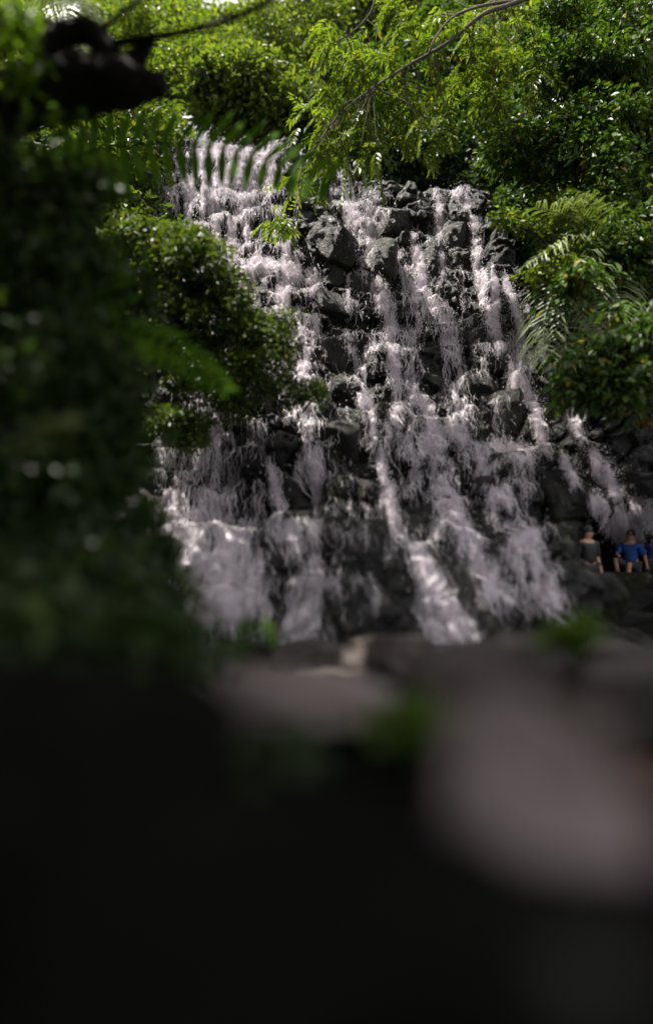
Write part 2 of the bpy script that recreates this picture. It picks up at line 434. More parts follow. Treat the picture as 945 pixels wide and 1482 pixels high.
def stream(paths, count, label, width=.022, length=(.3, 1.3), spray=.5, thresh=.0, spread=.10):
    count = int(count * 1.9); width = width * .62
    root = thing('waterfall_stream', label, 'waterfall', 'streams of the waterfall')
    wt = np.array([sum(math.hypot(a[0] - b[0], a[1] - b[1]) * (a[2] + b[2]) / 2 * (a[3] if len(a) > 3 else 1) for a, b in zip(p, p[1:])) for p in paths])
    g = Geo(); gs = Geo()
    for p, w in zip(paths, wt / wt.sum()):
        n = int(count * w)
        if n < 4: continue
        px, py, sl = seeds(p, n)
        x, Y, z = hit_cliff(px, py)
        # lacy: keep seeds where the flow bundles
        lace = vnoise(x * 4.2, z * .9, 71) * .6 + vnoise(x * 11, z * 2.3, 73) * .4
        ledge = np.clip(samp(DZ, x, z) / 1.2, 0, 1)
        prot = np.clip((samp(MY, x, z) - samp(CY, x, z)) / .5, -1, 1)
        keep = (lace + .42 * ledge - .20 * np.clip(prot, -.6, 1) * (1 - ledge) + .10 * rng.random(n)) > thresh + .15
        x, Y, z, sl = x[keep], Y[keep], z[keep], sl[keep]; n = len(x)
        K = 9
        ln = rng.uniform(*length, n) * (.4 + .6 * rng.random(n))
        dz = ln / (K - 1)
        X = np.zeros((n, K)); Yk = np.zeros((n, K)); Zk = np.zeros((n, K))
        off = .03 + spread * rng.random(n) ** 2
        y = np.minimum(samp(CY, x, z), Y) - off
        ph = rng.random(n) * 6.28; am = rng.uniform(.0, .02, n)
        for k in range(K):
            X[:, k] = x + am * np.sin(ph + k * 1.3); Yk[:, k] = y; Zk[:, k] = z
            cx_, cz_ = samp(DX, x, z), samp(DZ, x, z)
            defl = np.clip(cx_ * cz_ / (1 + cx_ ** 2 + cz_ ** 2), -.6, .6)
            x = x + dz * (.9 * defl + .25 * sl) + rng.normal(0, .016, n)
            z = z - dz
            y = np.minimum(samp(CY, x, z) - off, y + .35 * dz)
            low = z < .05
            z = np.maximum(z, .05)
        wv = rng.uniform(.5, 1.6, n) * width * (.5 + .9 * rng.random(n) ** 2)
        tw = rng.uniform(-.9, .9, n); tap = np.sin(np.linspace(.12, np.pi - .12, K)) ** .6
        wd = wv[:, None] * tap[None, :] * (.6 + .8 * rng.random((n, K)))
        ox, oy = np.cos(tw)[:, None] * wd * .5, np.sin(tw)[:, None] * wd * .5
        V = np.stack([np.stack([X - ox, Yk - oy, Zk], -1), np.stack([X + ox, Yk + oy, Zk], -1)], 2)   # n,K,2,3
        i = (np.arange(n) * K * 2)[:, None] + (np.arange(K - 1) * 2)[None, :]
        q = np.stack([i, i + 1, i + 3, i + 2], -1).reshape(-1, 4)
        g.add(V, q)
        # droplets thrown off
        m = int(n * spray * 1.9)
        if m:
            a = rng.integers(0, n, m); b = rng.integers(0, K, m)
            c = np.stack([X[a, b], Yk[a, b], Zk[a, b]], -1)
            c += rng.normal(0, 1, (m, 3)) * np.array([.085, .07, .10]) * rng.random((m, 1)) * 1.8
            c[:, 1] -= .03
            s = (.004 + .010 * rng.random(m) ** 3)[:, None]
            T = np.array([[1, 1, 1], [-1, -1, 1], [-1, 1, -1], [1, -1, -1]], float)
            V = c[:, None, :] + T[None] * s[:, None, :] * np.array([.8, .8, 1.3])
            k4 = (np.arange(m) * 4)[:, None, None] + np.array([[0, 1, 2], [0, 3, 1], [0, 2, 3], [1, 3, 2]])[None]
            gs.add(V, None, k4.reshape(-1, 3))
    g.build('flowing_water', M['water'], root)
    if gs.n: tag(gs.build('spray', M['water'], root), kind='stuff')
    return root

# px, py, width, density
stream([[(335, 186, 120, 1.0), (305, 240, 120, 1.1), (285, 300, 130, 1.2), (272, 350, 110, 1.0), (285, 430, 90, .6), (300, 560, 100, .8)],
        [(372, 188, 80, 1), (352, 250, 70, 1), (348, 320, 60, 1.2), (350, 385, 60, 1.2), (352, 430, 40, .5)],
        [(390, 210, 50, .6), (395, 280, 40, .6), (405, 330, 34, 1), (420, 365, 36, 1.2), (440, 395, 30, 1.2)],
        [(345, 385, 30, 1.2), (375, 378, 22, 1.8), (410, 385, 22, 1.8), (450, 402, 26, 1.6)],
        [(450, 400, 30, 1.4), (455, 440, 24, 1.2), (448, 490, 20, 1.3), (440, 540, 20, 1.2), (445, 580, 30, 1.1)],
        [(425, 395, 26, 1.4), (402, 435, 28, 1.2), (398, 480, 26, .8), (405, 530, 30, .7)],
        [(383, 390, 8, 1), (392, 425, 8, .9)], [(405, 400, 40, .5), (425, 450, 60, .35), (430, 520, 50, .3)]],
       17500, 'broad white stream pouring over the left side of the lip above the round bush', .026, (.15, .55), .9, .42)
stream([[(300, 560, 90, .9), (308, 640, 90, 1.1), (318, 720, 90, 1.2), (330, 800, 100, 1.2), (335, 900, 110, 1.3)],
        [(245, 640, 60, .9), (250, 700, 50, 1), (275, 770, 60, .9), (300, 840, 60, .8)],
        [(375, 600, 50, .5), (380, 660, 26, .8), (372, 720, 22, 1), (362, 760, 30, 1)],
        [(415, 590, 50, .5), (445, 600, 40, .7), (455, 640, 36, .8), (455, 700, 30, .5)],
        [(372, 700, 12, 1.4), (388, 672, 14, 1.6), (402, 690, 14, 1.2), (410, 740, 16, .8)],
        [(425, 690, 12, 1), (438, 658, 14, 1.6), (455, 660, 12, 1.5), (460, 720, 12, 1)],
        [(395, 760, 60, .7), (430, 752, 60, .9), (455, 790, 30, .7), (440, 860, 60, .5), (440, 905, 60, .4)],
        [(380, 800, 20, 1), (365, 850, 40, .8)]],
       3900, 'soft white curtain falling below the round bush to the foot of the left side', .026, (.25, .9), .8, .46)
stream([[(484, 238, 30, 1.1), (495, 270, 46, 1.2), (512, 305, 46, 1.2), (530, 335, 40, 1.3), (535, 365, 26, 1)],
        [(540, 280, 46, .7), (545, 310, 26, .8), (556, 340, 14, 1)],
        [(522, 375, 18, 1.3), (536, 402, 24, 1.3), (553, 430, 24, 1.2), (565, 465, 26, 1), (570, 520, 20, .8), (575, 565, 16, .6)],
        [(500, 320, 14, .6), (510, 300, 20, .7)], [(486, 330, 5, 1), (487, 360, 5, 1)],
        [(506, 395, 7, 1), (503, 425, 7, 1), (504, 450, 6, .8)],
        [(502, 488, 6, 1), (514, 520, 8, 1), (516, 560, 8, 1), (530, 580, 26, 1.1), (538, 600, 10, 1), (540, 640, 10, .8)],
        [(527, 545, 7, 1), (528, 510, 7, 1.1), (540, 494, 12, 1.4), (560, 492, 16, 1.2)],
        [(548, 650, 14, .9), (558, 690, 14, .9), (565, 730, 14, .9), (575, 770, 20, .8)]],
       4600, 'narrow middle stream splitting round the mossy boulder into thin trickles', .022, (.12, .45), .9, .34)
stream([[(573, 362, 26, 1.3), (585, 395, 30, 1.3), (598, 425, 36, 1.2), (594, 480, 32, 1.1), (592, 520, 30, 1), (600, 565, 36, 1.1)],
        [(600, 415, 30, 1.2), (630, 440, 40, 1.2), (648, 475, 40, 1.1), (655, 520, 34, 1.1), (662, 560, 36, 1), (668, 610, 44, 1)],
        [(565, 640, 8, 1.2), (560, 610, 12, 1.4), (575, 580, 16, 1.6), (600, 572, 22, 1.6), (620, 588, 24, 1.3), (625, 640, 50, 1)],
        [(600, 590, 50, .6), (595, 640, 60, .6), (600, 700, 50, .6)],
        [(625, 620, 40, 1), (640, 680, 40, .9), (640, 720, 50, .7), (650, 780, 60, .8)],
        [(645, 615, 26, 1.5), (670, 625, 36, 1.5), (695, 670, 46, 1.2), (718, 720, 50, 1.2), (745, 770, 50, 1.1), (765, 810, 56, 1), (785, 860, 60, .9)],
        [(620, 720, 10, 1.3), (632, 700, 16, 1.6), (648, 705, 16, 1.4), (660, 740, 20, 1.1), (690, 800, 40, .8), (715, 860, 60, .7)],
        [(585, 760, 16, 1.1), (600, 790, 30, 1), (625, 840, 50, 1), (645, 900, 70, 1.1), (655, 925, 80, 1.1)]],
       5400, 'widest cascade right of the middle, spreading over rounded rocks to its foot', .026, (.15, .6), .8, .38)
stream([[(625, 240, 14, 1.2), (650, 268, 20, 1.3), (675, 295, 18, 1.3), (686, 330, 16, 1.2), (690, 380, 16, 1), (698, 435, 18, 1.1), (722, 495, 22, 1.1), (735, 530, 22, 1.1), (765, 575, 14, 1.1), (778, 610, 12, 1.1), (787, 650, 10, .9)],
        [(621, 246, 12, 1.1), (634, 290, 12, 1), (634, 350, 12, .7), (640, 400, 14, .5)],
        [(661, 245, 6, 1), (666, 275, 6, 1)], [(672, 250, 6, .8), (678, 285, 6, .8)],
        [(735, 540, 20, 1), (760, 556, 16, 1.2)], [(740, 480, 40, .25), (760, 530, 40, .25)]],
       3600, 'long thin stream slanting down the right edge from the lip', .022, (.12, .45), .9, .34)
stream([[(597, 338, 8, 1), (603, 365, 12, 1), (608, 392, 14, .9), (612, 415, 10, .8)]], 700, 'short trickle left of the small stone in the upper right', .018, (.1, .4), .8, .3)
web = [[(x0 + rng.uniform(-8, 8), y0, 22, 1), (x0 + 6 + .10 * (x0 - 480), (y0 + y1) / 2, 22, 1), (x0 + 14 + .22 * (x0 - 480), y1, 22, 1)] for x0, y0, y1 in
       [(455, 350, 800), (475, 380, 860), (495, 400, 880), (515, 380, 860), (535, 420, 800), (560, 420, 760), (590, 300, 480), (615, 290, 520), (645, 300, 560), (665, 360, 640), (685, 420, 700), (700, 480, 720), (720, 540, 760), (400, 440, 560)]]
wb = stream(web, 1900, 'web of thin white trickles over the dark rocks between the main streams', .017, (.12, .5), .6, .52)
for path, cnt, wd_, lab in [
  ([(711, 388, 6, 1), (715, 420, 8, 1), (717, 455, 8, .7)], 420, .018, 'thread of water hanging close beside the long slanting stream'),
  ([(727, 398, 6, 1.2), (738, 430, 8, 1), (752, 475, 10, .7), (757, 500, 8, .5)], 560, .018, 'second thread of water from the long slanting stream, leaning right'),
  ([(760, 445, 6, 1), (775, 485, 8, 1), (790, 530, 8, .7), (800, 545, 10, .4)], 420, .016, 'faint thread of water beside the palm fronds, rightmost near the dark hollow'),
  ([(815, 585, 8, 1), (828, 615, 10, 1), (838, 632, 8, .7)], 420, .018, 'short broken run of water right of the end of the slanting stream'),
  ([(810, 660, 8, .7), (828, 690, 12, .8)], 260, .018, 'small trickle below the end of the slanting stream'),
  ([(700, 640, 20, .5), (760, 655, 30, .5)], 420, .018, 'thin wet sheet spreading over the ledge right of the widest cascade'),
  ([(853, 656, 9, 1.2), (870, 682, 14, 1.1), (888, 708, 12, 1)], 900, .018, 'white run at the far right, uppermost of those above the seated people'),
  ([(853, 718, 10, 1.2), (875, 748, 16, 1), (901, 780, 18, .8)], 1000, .018, 'widest white run at the far right, falling behind the person in blue'),
  ([(889, 738, 8, 1), (907, 758, 14, 1), (927, 778, 12, .8)], 700, .018, 'middle white run at the far right, just above the seated people'),
  ([(910, 724, 8, 1), (924, 742, 12, 1), (936, 758, 10, .8)], 560, .018, 'rightmost short white run at the edge above the seated people')]:
    stream([path], cnt, lab, wd_, (.1, .4), .6, .28)

# ------------------------------------------------------------------ ground, banks, pool
def ground_h(x, y):
    yb = y - 2.6 - 5.2 * smooth(4.4, 6.0, x)
    hz = np.interp(yb, BY, BZ)
    hz = np.where(yb < 11.8, 0., hz)
    face = hz * smooth(13.8, 15.2, y)
    left = np.clip(-x - 4.2 - .12 * np.clip(y, 0, 30), 0, 40) * .75
    right = np.clip(x - 6.6, 0, 40) * .55 * smooth(6, 13, y) + np.clip(x - 5, 0, 30) * .15
    h = np.maximum(face, 0) + np.minimum(left, 14) * smooth(-3, 6, y) * smooth(30, 18, y) + np.minimum(right, 9) * smooth(30, 18, y)
    h = h + np.clip(y - 24, 0, 60) * .22
    h = h + .35 * fbm(x * .5, y * .5, 91, 4) + .1 * fbm(x * 2, y * 2, 93, 3)
    basin = smooth(5.0, 6.4, y) * smooth(14, 13, y) * smooth(-5.5, -4, x) * smooth(5.6, 4.2, x)
    return h * (1 - .6 * basin) - .5 * basin - .06 + .42 * smooth(4.2, 2.4, y)
xs = np.concatenate([np.linspace(-160, -20, 26)[:-1], np.linspace(-20, 20, 260), np.linspace(20, 160, 26)[1:]])
ys = np.concatenate([np.linspace(-60, -4, 16)[:-1], np.linspace(-4, 34, 250), np.linspace(34, 200, 34)[1:]])
GXX, GYY = np.meshgrid(xs, ys)
gr = mesh('ground', np.stack([GXX, GYY, ground_h(GXX, GYY)], -1), [grid_faces(*GXX.shape)], M['soil'], None, True)
tag(gr, kind='structure')
px_, py_ = np.meshgrid(np.linspace(-6, 6.2, 60), np.linspace(4.9, 14.6, 60))
po = mesh('pool_water', np.stack([px_, py_, .04 + .02 * fbm(px_ * 2, py_ * 2, 7, 3)], -1), [grid_faces(*px_.shape)], M['pool'], None, True)
tag(po, kind='structure')

def gz_at(x, y): return float(ground_h(np.array([x]), np.array([y]))[0])

# ------------------------------------------------------------------ foliage builders
def blobs_to_clumps(blobs, n, shell=.35):
    """blobs: px,py,Y,rx,ry[,rd] -> clump centres inside them, more near the skin"""
    vol = np.array([b[3] * b[4] for b in blobs], float); vol /= vol.sum()
    k = rng.choice(len(blobs), n, p=vol)
    out = []
    for i in k:
        px, py, Y, rx, ry = blobs[i][:5]
        rd = blobs[i][5] if len(blobs[i]) > 5 else .7 * (rx + ry) * .5 * Y / F
        d = nrm(rng.normal(size=3)); r = (shell + (1 - shell) * rng.random()) ** .6
        c = at(px, py, Y)
        out.append(c + d * r * np.array([rx * Y / F, rd, ry * Y / F]))
    return np.array(out)

def crown(g, clumps, per, size, spread, flat=.55, aspect=.5, droop=.25, up=.9):
    m = len(clumps)
    cnt = rng.integers(int(per * .5), int(per * 1.5) + 1, m)
    idx = np.repeat(np.arange(m), cnt); n = len(idx)
    cs = rng.uniform(.6, 1.35, m)[idx][:, None] * spread
    d = rng.normal(size=(n, 3)); d /= np.maximum(1, np.linalg.norm(d, axis=1, keepdims=True) / 1.7)
    off = d * np.array([1, 1, flat]) * .62 * cs
    cen = clumps[idx] + off
    # leaves point outward from the clump centre and hang a little
    ax = nrm(off + rng.normal(0, .35, (n, 3)) * spread) - np.array([0, 0, droop])
    no = np.array([0, 0, up]) + rng.normal(0, .45, (n, 3)) + nrm(off) * .35
    L = size * rng.uniform(.6, 1.3, n); leaves(g, cen, ax, no, L, L * aspect)

def limbs(g, root, targets, r0, bend=.15, rend=.012, sides=6):
    for t in targets:
        t = np.asarray(t); mid = root * .45 + t * .55 + rng.normal(0, bend, 3) + np.array([0, 0, .12]) * np.linalg.norm(t - root)
        tube(g, [root, mid, t], [r0, r0 * .55, rend], sides, 9, .15)

def tree(name, label, cat, blobs, n_clump, per, size, spread, foot, fork, leaf, bark, r=.2, group=None, nl=14, flat=.55, aspect=.5, droop=.25, up=.9, shell=.35):
    root = thing(name, label, cat, group)
    cl_ = blobs_to_clumps(blobs, n_clump, shell)
    foot = np.asarray(foot, float); fork = np.asarray(fork, float)
    g = Geo()
    mid = (foot + fork) / 2 + rng.normal(0, .08, 3) * np.linalg.norm(fork - foot) * .4
    tube(g, [foot - [0, 0, .3], foot + (mid - foot) * .15, mid, fork], [r * 1.5, r * 1.1, r * .85, r * .6], 10, 20, .12)
    sel = rng.choice(n_clump, min(nl, n_clump), replace=False)
    limbs(g, fork, cl_[sel], r * .5, .2 * spread)
    g.build('trunk', bark, root, True)
    gc = Geo(); crown(gc, cl_, per, size, spread, flat, aspect, droop, up)
    gc.build('crown', leaf, root)
    return root, cl_

def foot_of(x, y): return np.array([x, y, gz_at(x, y)])

# trees standing behind and above the lip
BG = [
 ('pale green tree with a loose crown behind the lip, just right of the sky gap', [(420, 60, 28, 80, 75), (470, 130, 27, 60, 50)], 'leaf_far'),
 ('yellow-green tree lit by the sun behind the twisted dark limb', [(250, 70, 29, 90, 70), (200, 150, 28, 70, 55), (290, 120, 27, 60, 45)], 'leaf_sun'),
 ('low leafy tree growing right over the lip of the left stream', [(360, 140, 26, 80, 45), (430, 165, 25.5, 50, 26)], 'leaf_far'),
 ('tall tree behind the hanging branch in the top middle', [(540, 40, 29, 80, 70), (600, 100, 28, 60, 60)], 'leaf_far'),
 ('shaded tree above the dark hollow at the right end of the lip', [(650, 110, 27, 70, 80), (690, 190, 25, 50, 40)], 'leaf_right'),
 ('sunlit tree closing the top right behind the glossy tree', [(800, 10, 29, 110, 70), (900, 10, 29, 90, 80)], 'leaf_far'),
 ('far tree at the top left edge behind the dark limb', [(60, 90, 30, 110, 120), (130, 200, 29, 80, 60)], 'leaf_far'),
 ('tree beyond the others, its top under the sky gap', [(360, 62, 34, 70, 45), (320, 95, 33, 60, 40)], 'leaf_sun'),
 ('leafy tree covering the left end of the lip above the tall fern', [(130, 190, 25, 80, 50), (215, 225, 23.8, 55, 55), (60, 240, 25, 80, 70)], 'leaf_sun'),
 ('sunlit shrub on the rocks left of the broad stream, behind the tall fern', [(140, 205, 20.5, 60, 40), (172, 260, 19.5, 36, 45), (110, 270, 19.5, 60, 60), (175, 330, 18.5, 38, 40), (60, 180, 21, 70, 50), (205, 180, 21.5, 36, 28)], 'leaf_bush'),
 ('tree filling the back between the branch and the glossy tree', [(690, 60, 31, 70, 70), (620, 50, 32, 60, 60), (740, 130, 29, 50, 60)], 'leaf_far'),
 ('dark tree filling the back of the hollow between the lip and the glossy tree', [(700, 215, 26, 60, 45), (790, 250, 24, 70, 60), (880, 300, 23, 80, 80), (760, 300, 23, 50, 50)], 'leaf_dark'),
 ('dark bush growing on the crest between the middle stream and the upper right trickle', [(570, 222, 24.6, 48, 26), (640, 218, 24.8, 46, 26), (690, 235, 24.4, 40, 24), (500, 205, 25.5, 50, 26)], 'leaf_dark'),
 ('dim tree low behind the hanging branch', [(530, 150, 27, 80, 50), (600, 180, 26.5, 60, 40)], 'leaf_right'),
 ('tree far back on the right of the sky gap', [(500, 40, 37, 80, 55), (560, 80, 36, 80, 60)], 'leaf_far'),
 ('tree far back on the left of the sky gap', [(220, 30, 36, 80, 50), (160, 60, 35, 90, 60)], 'leaf_sun'),
 ('far dense tree behind the glossy tree', [(840, 60, 34, 120, 110), (740, 40, 35, 80, 80), (940, 170, 30, 90, 110)], 'leaf_right'),
 ('far dense tree behind the palm at the top left', [(40, 60, 36, 110, 110)], 'leaf_far'),
]
for lab, bl, lm in BG:
    c = at(bl[0][0], bl[0][1], bl[0][2]); f = foot_of(c[0] + rng.uniform(-1, 1), c[1] + 1.0)
    fork = np.array([c[0], c[1] + .5, max(f[2] + 1.0, c[2] - bl[0][4] * bl[0][2] / F * .8)])
    tree('broadleaf_tree', lab, 'tree', bl, 86, 150, rng.uniform(.22, .34), rng.uniform(.9, 1.35), f, fork, M[lm], M['bark'], .2, 'trees above the lip of the waterfall')

# the tree on the right with glossy leaves
RB = [(870, 120, 17.5, 110, 120), (800, 215, 17, 75, 55), (890, 250, 16.5, 90, 90), (860, 40, 18, 120, 70), (905, 380, 15.5, 70, 100), (760, 235, 17, 40, 25), (850, 330, 16.5, 60, 45)]
tree('glossy_tree', 'big dense tree with small glossy leaves filling the upper right beside the fall', 'tree', RB, 170, 175, .20, .7, foot_of(10.5, 17.5), at(930, 260, 18), M['leaf_right'], M['bark_dark'], .28, nl=34, aspect=.5, shell=.15, droop=.45)
RL = [(870, 540, 13.2, 60, 42), (915, 490, 13, 55, 60), (850, 575, 13, 45, 18), (930, 560, 12.5, 40, 40), (840, 420, 14, 40, 30)]
tree('broadleaf_shrub', 'shrub with large pale-backed leaves leaning out below the palm fronds on the right', 'shrub', RL, 70, 34, .27, .55, foot_of(8.6, 13.6), at(935, 560, 13.4), M['leaf_right'], M['bark_dark'], .1, nl=16, aspect=.45, droop=.5)
RS = [(770, 330, 15.5, 28, 16), (735, 320, 15.6, 16, 10), (800, 395, 15, 40, 16)]
tree('slender_sapling', 'slender sapling reaching left over the dark hollow on the right', 'tree', RS, 24, 40, .17, .4, foot_of(7.6, 16), at(830, 400, 15.4), M['leaf_sun'], M['bark_dark'], .05, nl=10)
RD = [(880, 680, 15.5, 100, 60), (780, 520, 18, 60, 60), (920, 620, 15, 60, 60)]
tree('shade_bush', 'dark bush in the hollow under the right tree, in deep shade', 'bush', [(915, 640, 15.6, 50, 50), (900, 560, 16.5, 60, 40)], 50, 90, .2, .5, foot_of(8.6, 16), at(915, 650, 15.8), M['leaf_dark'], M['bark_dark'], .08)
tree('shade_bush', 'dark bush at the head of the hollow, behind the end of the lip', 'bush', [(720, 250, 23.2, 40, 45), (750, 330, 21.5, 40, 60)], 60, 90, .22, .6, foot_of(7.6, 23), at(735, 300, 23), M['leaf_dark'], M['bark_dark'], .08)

# the round bush leaning over the left stream
LB = [(270, 400, 13.6, 95, 62), (215, 350, 13.8, 65, 30), (330, 470, 13.4, 62, 62), (300, 545, 13.2, 60, 42), (380, 530, 13.3, 48, 50), (345, 590, 13.2, 42, 26), (432, 572, 13.3, 34, 17), (405, 480, 13.4, 26, 30), (270, 350, 13.6, 40, 22), (240, 470, 13.6, 70, 70), (255, 620, 13, 40, 34)]
tree('small_leaved_tree', 'rounded tree with tiny leaves leaning in front of the left stream', 'tree', LB, 330, 105, .11, .36, foot_of(-5.9, 13.6), at(170, 520, 13.6), M['leaf_bush'], M['bark_dark'], .18, nl=50, aspect=.62, shell=.2)

# ---- hanging branch with feathered leaves
def pinnate(g, base, d, n, L, W, gap, droop):
    """a feathered leaf: leaflets in pairs along a drooping stalk"""
    d = nrm(np.asarray(d)); p = base.copy(); cs = []; ax = []; no = []; pts = [p.copy()]
    for k in range(n):
        d = nrm(d + np.array([0, 0, -droop])); p = p + d * gap
        side = nrm(np.cross(d, [0, 0, 1.]) + 1e-4)
        for s in (-1, 1):
            a = nrm(d * .75 + side * s + np.array([0, 0, -.35]) + rng.normal(0, .12, 3))
            cs.append(p + a * L * .5); ax.append(a); no.append(np.cross(a, d) * s + np.array([0, 0, .9]) + rng.normal(0, .25, 3))
        pts.append(p.copy())
    cs.append(p + d * L * .5); ax.append(d); no.append(np.array([0, -.4, .9]))
    leaves(g, np.array(cs), np.array(ax), np.array(no), L * rng.uniform(.75, 1.15, len(cs)), W)
    return pts

hb = thing('hanging_branch', 'sunlit branch with feathered bright green leaves hanging in front of the lip', 'branch')
g = Geo(); gl = Geo()
YB = 15.5
main = tube(g, [at(880, -60, YB + 1), at(755, 0, YB + .4), at(700, 20, YB), at(650, 60, YB), at(590, 95, YB), at(535, 130, YB - .2), at(490, 165, YB - .3)], [.075, .06, .05, .042, .034, .022, .012], 8, 40, .12)
sec = tube(g, [at(755, 0, YB + .4), at(700, 8, YB + .2), at(655, 25, YB), at(630, 55, YB - .1), at(620, 78, YB)], [.045, .036, .03, .024, .02], 7, 24, .1)
t3 = tube(g, [at(545, -15, YB + .6), at(535, 20, YB + .6), at(505, 50, YB + .6), at(470, 68, YB + .7)], [.03, .025, .02, .012], 6, 18, .1)
ANCH = [(480, 60, 40, 8), (520, 90, 36, 9), (560, 60, 34, 6), (460, 175, 34, 11), (500, 150, 34, 11), (545, 165, 34, 11), (585, 130, 30, 8), (600, 190, 26, 8), (510, 205, 34, 11), (470, 205, 26, 8),
        (405, 315, 20, 6), (430, 270, 22, 6), (620, 120, 34, 8), (660, 130, 34, 7), (700, 90, 34, 8), (700, 110, 30, 7), (740, 50, 34, 9), (690, 40, 30, 6), (640, 40, 34, 7), (610, 35, 34, 6), (580, 20, 30, 5), (550, 210, 26, 7), (610, 210, 14, 4), (640, 185, 22, 5),
        (720, 140, 18, 5), (760, 90, 30, 6), (490, 110, 30, 5)]
mpts = np.vstack([main, sec, t3])
for (ax_, ay_, ar, num) in ANCH:
    for _ in range(num):
        a, r_ = rng.random() * 6.283, ar * math.sqrt(rng.random())
        b = at(ax_ + r_ * math.cos(a), ay_ + r_ * math.sin(a), YB + .35 + abs(rng.normal(0, .6)))
        k = np.argmin(np.linalg.norm(mpts - b - np.array([0, 0, .5]), axis=1))
        if rng.random() < .6:
            tube(g, [mpts[k], (mpts[k] + b) / 2 + np.array([0, 0, .15]), b], [.012, .009, .004], 4, 7)
        for q in range(rng.integers(1, 4)):
            d = np.array([rng.normal(-.25, .7), rng.normal(0, .6), rng.normal(-.15, .35)])
            pinnate(gl, b + rng.normal(0, .05, 3), d, rng.integers(4, 8), rng.uniform(.2, .31), rng.uniform(.06, .085), .105, .12)
# two long sprays that hang in front of the water
for (sx, sy, ex, ey) in [(500, 220, 493, 300), (545, 215, 556, 285), (440, 235, 425, 330), (470, 240, 455, 300), (612, 165, 605, 220), (520, 225, 530, 262)]:
    b = at(sx, sy, YB - .4); e = at(ex, ey, YB - .4); L = np.linalg.norm(e - b)
    tube(g, [main[-8], (main[-8] + b) / 2 + [0, 0, .1], b], [.014, .01, .005], 4, 7)
    pinnate(gl, b, e - b, int(L / .12), .28, .075, .12, .03); pinnate(gl, b, e - b + rng.normal(0, .3, 3), int(L / .16), .26, .075, .12, .06)
g.build('limb', M['bark'], hb, True); gl.build('foliage', M['leaf_sun'], hb)

# ---- palms and ferns: fronds with leaflets
def frond(curve, r0, leaf_l, leaf_w, n, mat, parent, droop=.5, fwd=.5, flat=0.0, stiff=.2, tipscale=.25, name='frond', start=.08, jitter=.08, plane=None):
    g = Geo()
    S = tube(g, curve, [r0, r0 * .7, r0 * .25], 5, 26)
    u = np.repeat(np.linspace(start, 1, n), 2); sg = np.tile([-1., 1.], n)
    kf = u * (len(S) - 1); i = np.minimum(kf.astype(int), len(S) - 2); f = (kf - i)[:, None]
    p = S[i] * (1 - f) + S[i + 1] * f; T = nrm(S[i + 1] - S[i])
    side = nrm(np.cross(T, np.array([0, 0, 1.])) + 1e-4)
    if plane is not None: side = nrm(np.cross(T, np.asarray(plane, float)))
    L = leaf_l * (np.minimum(1, .55 + u * 2.2) * (1 - (1 - tipscale) * np.clip((u - .55) / .45, 0, 1) ** 1.6)) * rng.uniform(.9, 1.08, len(u))
    d1 = nrm(side * sg[:, None] + T * fwd + np.array([0, 0, stiff]) + rng.normal(0, jitter, (len(u), 3)))
    d2 = nrm(d1 - np.array([0, 0, droop])); d3 = nrm(d2 - np.array([0, 0, droop]))
    a = p; b = a + d1 * (L * .35)[:, None]; c = b + d2 * (L * .35)[:, None]; e = c + d3 * (L * .3)[:, None]
    wv = nrm(T - d1 * (T * d1).sum(1, keepdims=True)) * leaf_w * .5
    V = np.stack([a - wv * .5, a + wv * .5, b - wv, b + wv, c - wv * .8, c + wv * .8, e], 1)
    k = (np.arange(len(u)) * 7)[:, None]
    g.add(V, np.vstack([k + [[0, 1, 3, 2]], k + [[2, 3, 5, 4]]]), k + [[4, 5, 6]])
    return g.build(name, mat, parent)

def palm(label, foot, top, fr, mat, ll, lw, n, r=.11, name='palm_tree', cat='palm', group=None, **kw):
    root = thing(name, label, cat, group)
    g = Geo(); foot = np.asarray(foot, float); top = np.asarray(top, float)
    tube(g, [foot - [0, 0, .3], foot * .5 + top * .5 + rng.normal(0, .1, 3), top], [r * 1.3, r, r * .9], 10, 24, .12)
    g.build('trunk', M['bark_dark'], root, True)
    for e in fr:
        e = [np.asarray(q, float) for q in e]
        frond([top] + e, kw.get('rr', .03), ll, lw, n, mat, root, **{k: v for k, v in kw.items() if k != 'rr'})
    return root

pt = at(865, 385, 15.8)
palm('palm with pale grey-green fronds drooping at the right edge of the dark hollow', foot_of(9.0, 15.9), pt,
     [[at(830, 320, 15.4), at(775, 300, 15)], [at(815, 355, 15), at(760, 385, 14.6)], [at(825, 380, 15), at(790, 450, 14.5), at(785, 520, 14.4)], [at(840, 400, 14.8), at(820, 470, 14.3), at(815, 545, 14.2)],
      [at(850, 330, 15.4), at(830, 290, 15)], [at(880, 420, 14.8), at(880, 500, 14.3)], [at(900, 350, 15.5), at(940, 340, 15.2)], [at(845, 420, 15.2), at(860, 480, 14.8)]],
     M['leaf_palm'], 1.25, .04, 27, droop=.6, fwd=.6, tipscale=.35)
pt = at(110, 5, 27)
palm('palm whose fronds show above the twisted dark limb at the top left', foot_of(pt[0], 27.5), pt,
     [[at(70, -15, 26.5), at(30, 40, 26)], [at(95, 10, 26), at(85, 55, 25.5)], [at(130, 5, 26), at(150, 50, 25.5)], [at(140, -20, 26.5), at(190, 20, 26)], [at(100, -30, 27), at(60, -20, 27)], [at(120, 20, 26), at(118, 70, 25.5)]],
     M['leaf_palm'], 1.2, .05, 34, droop=.45, fwd=.6, tipscale=.35)

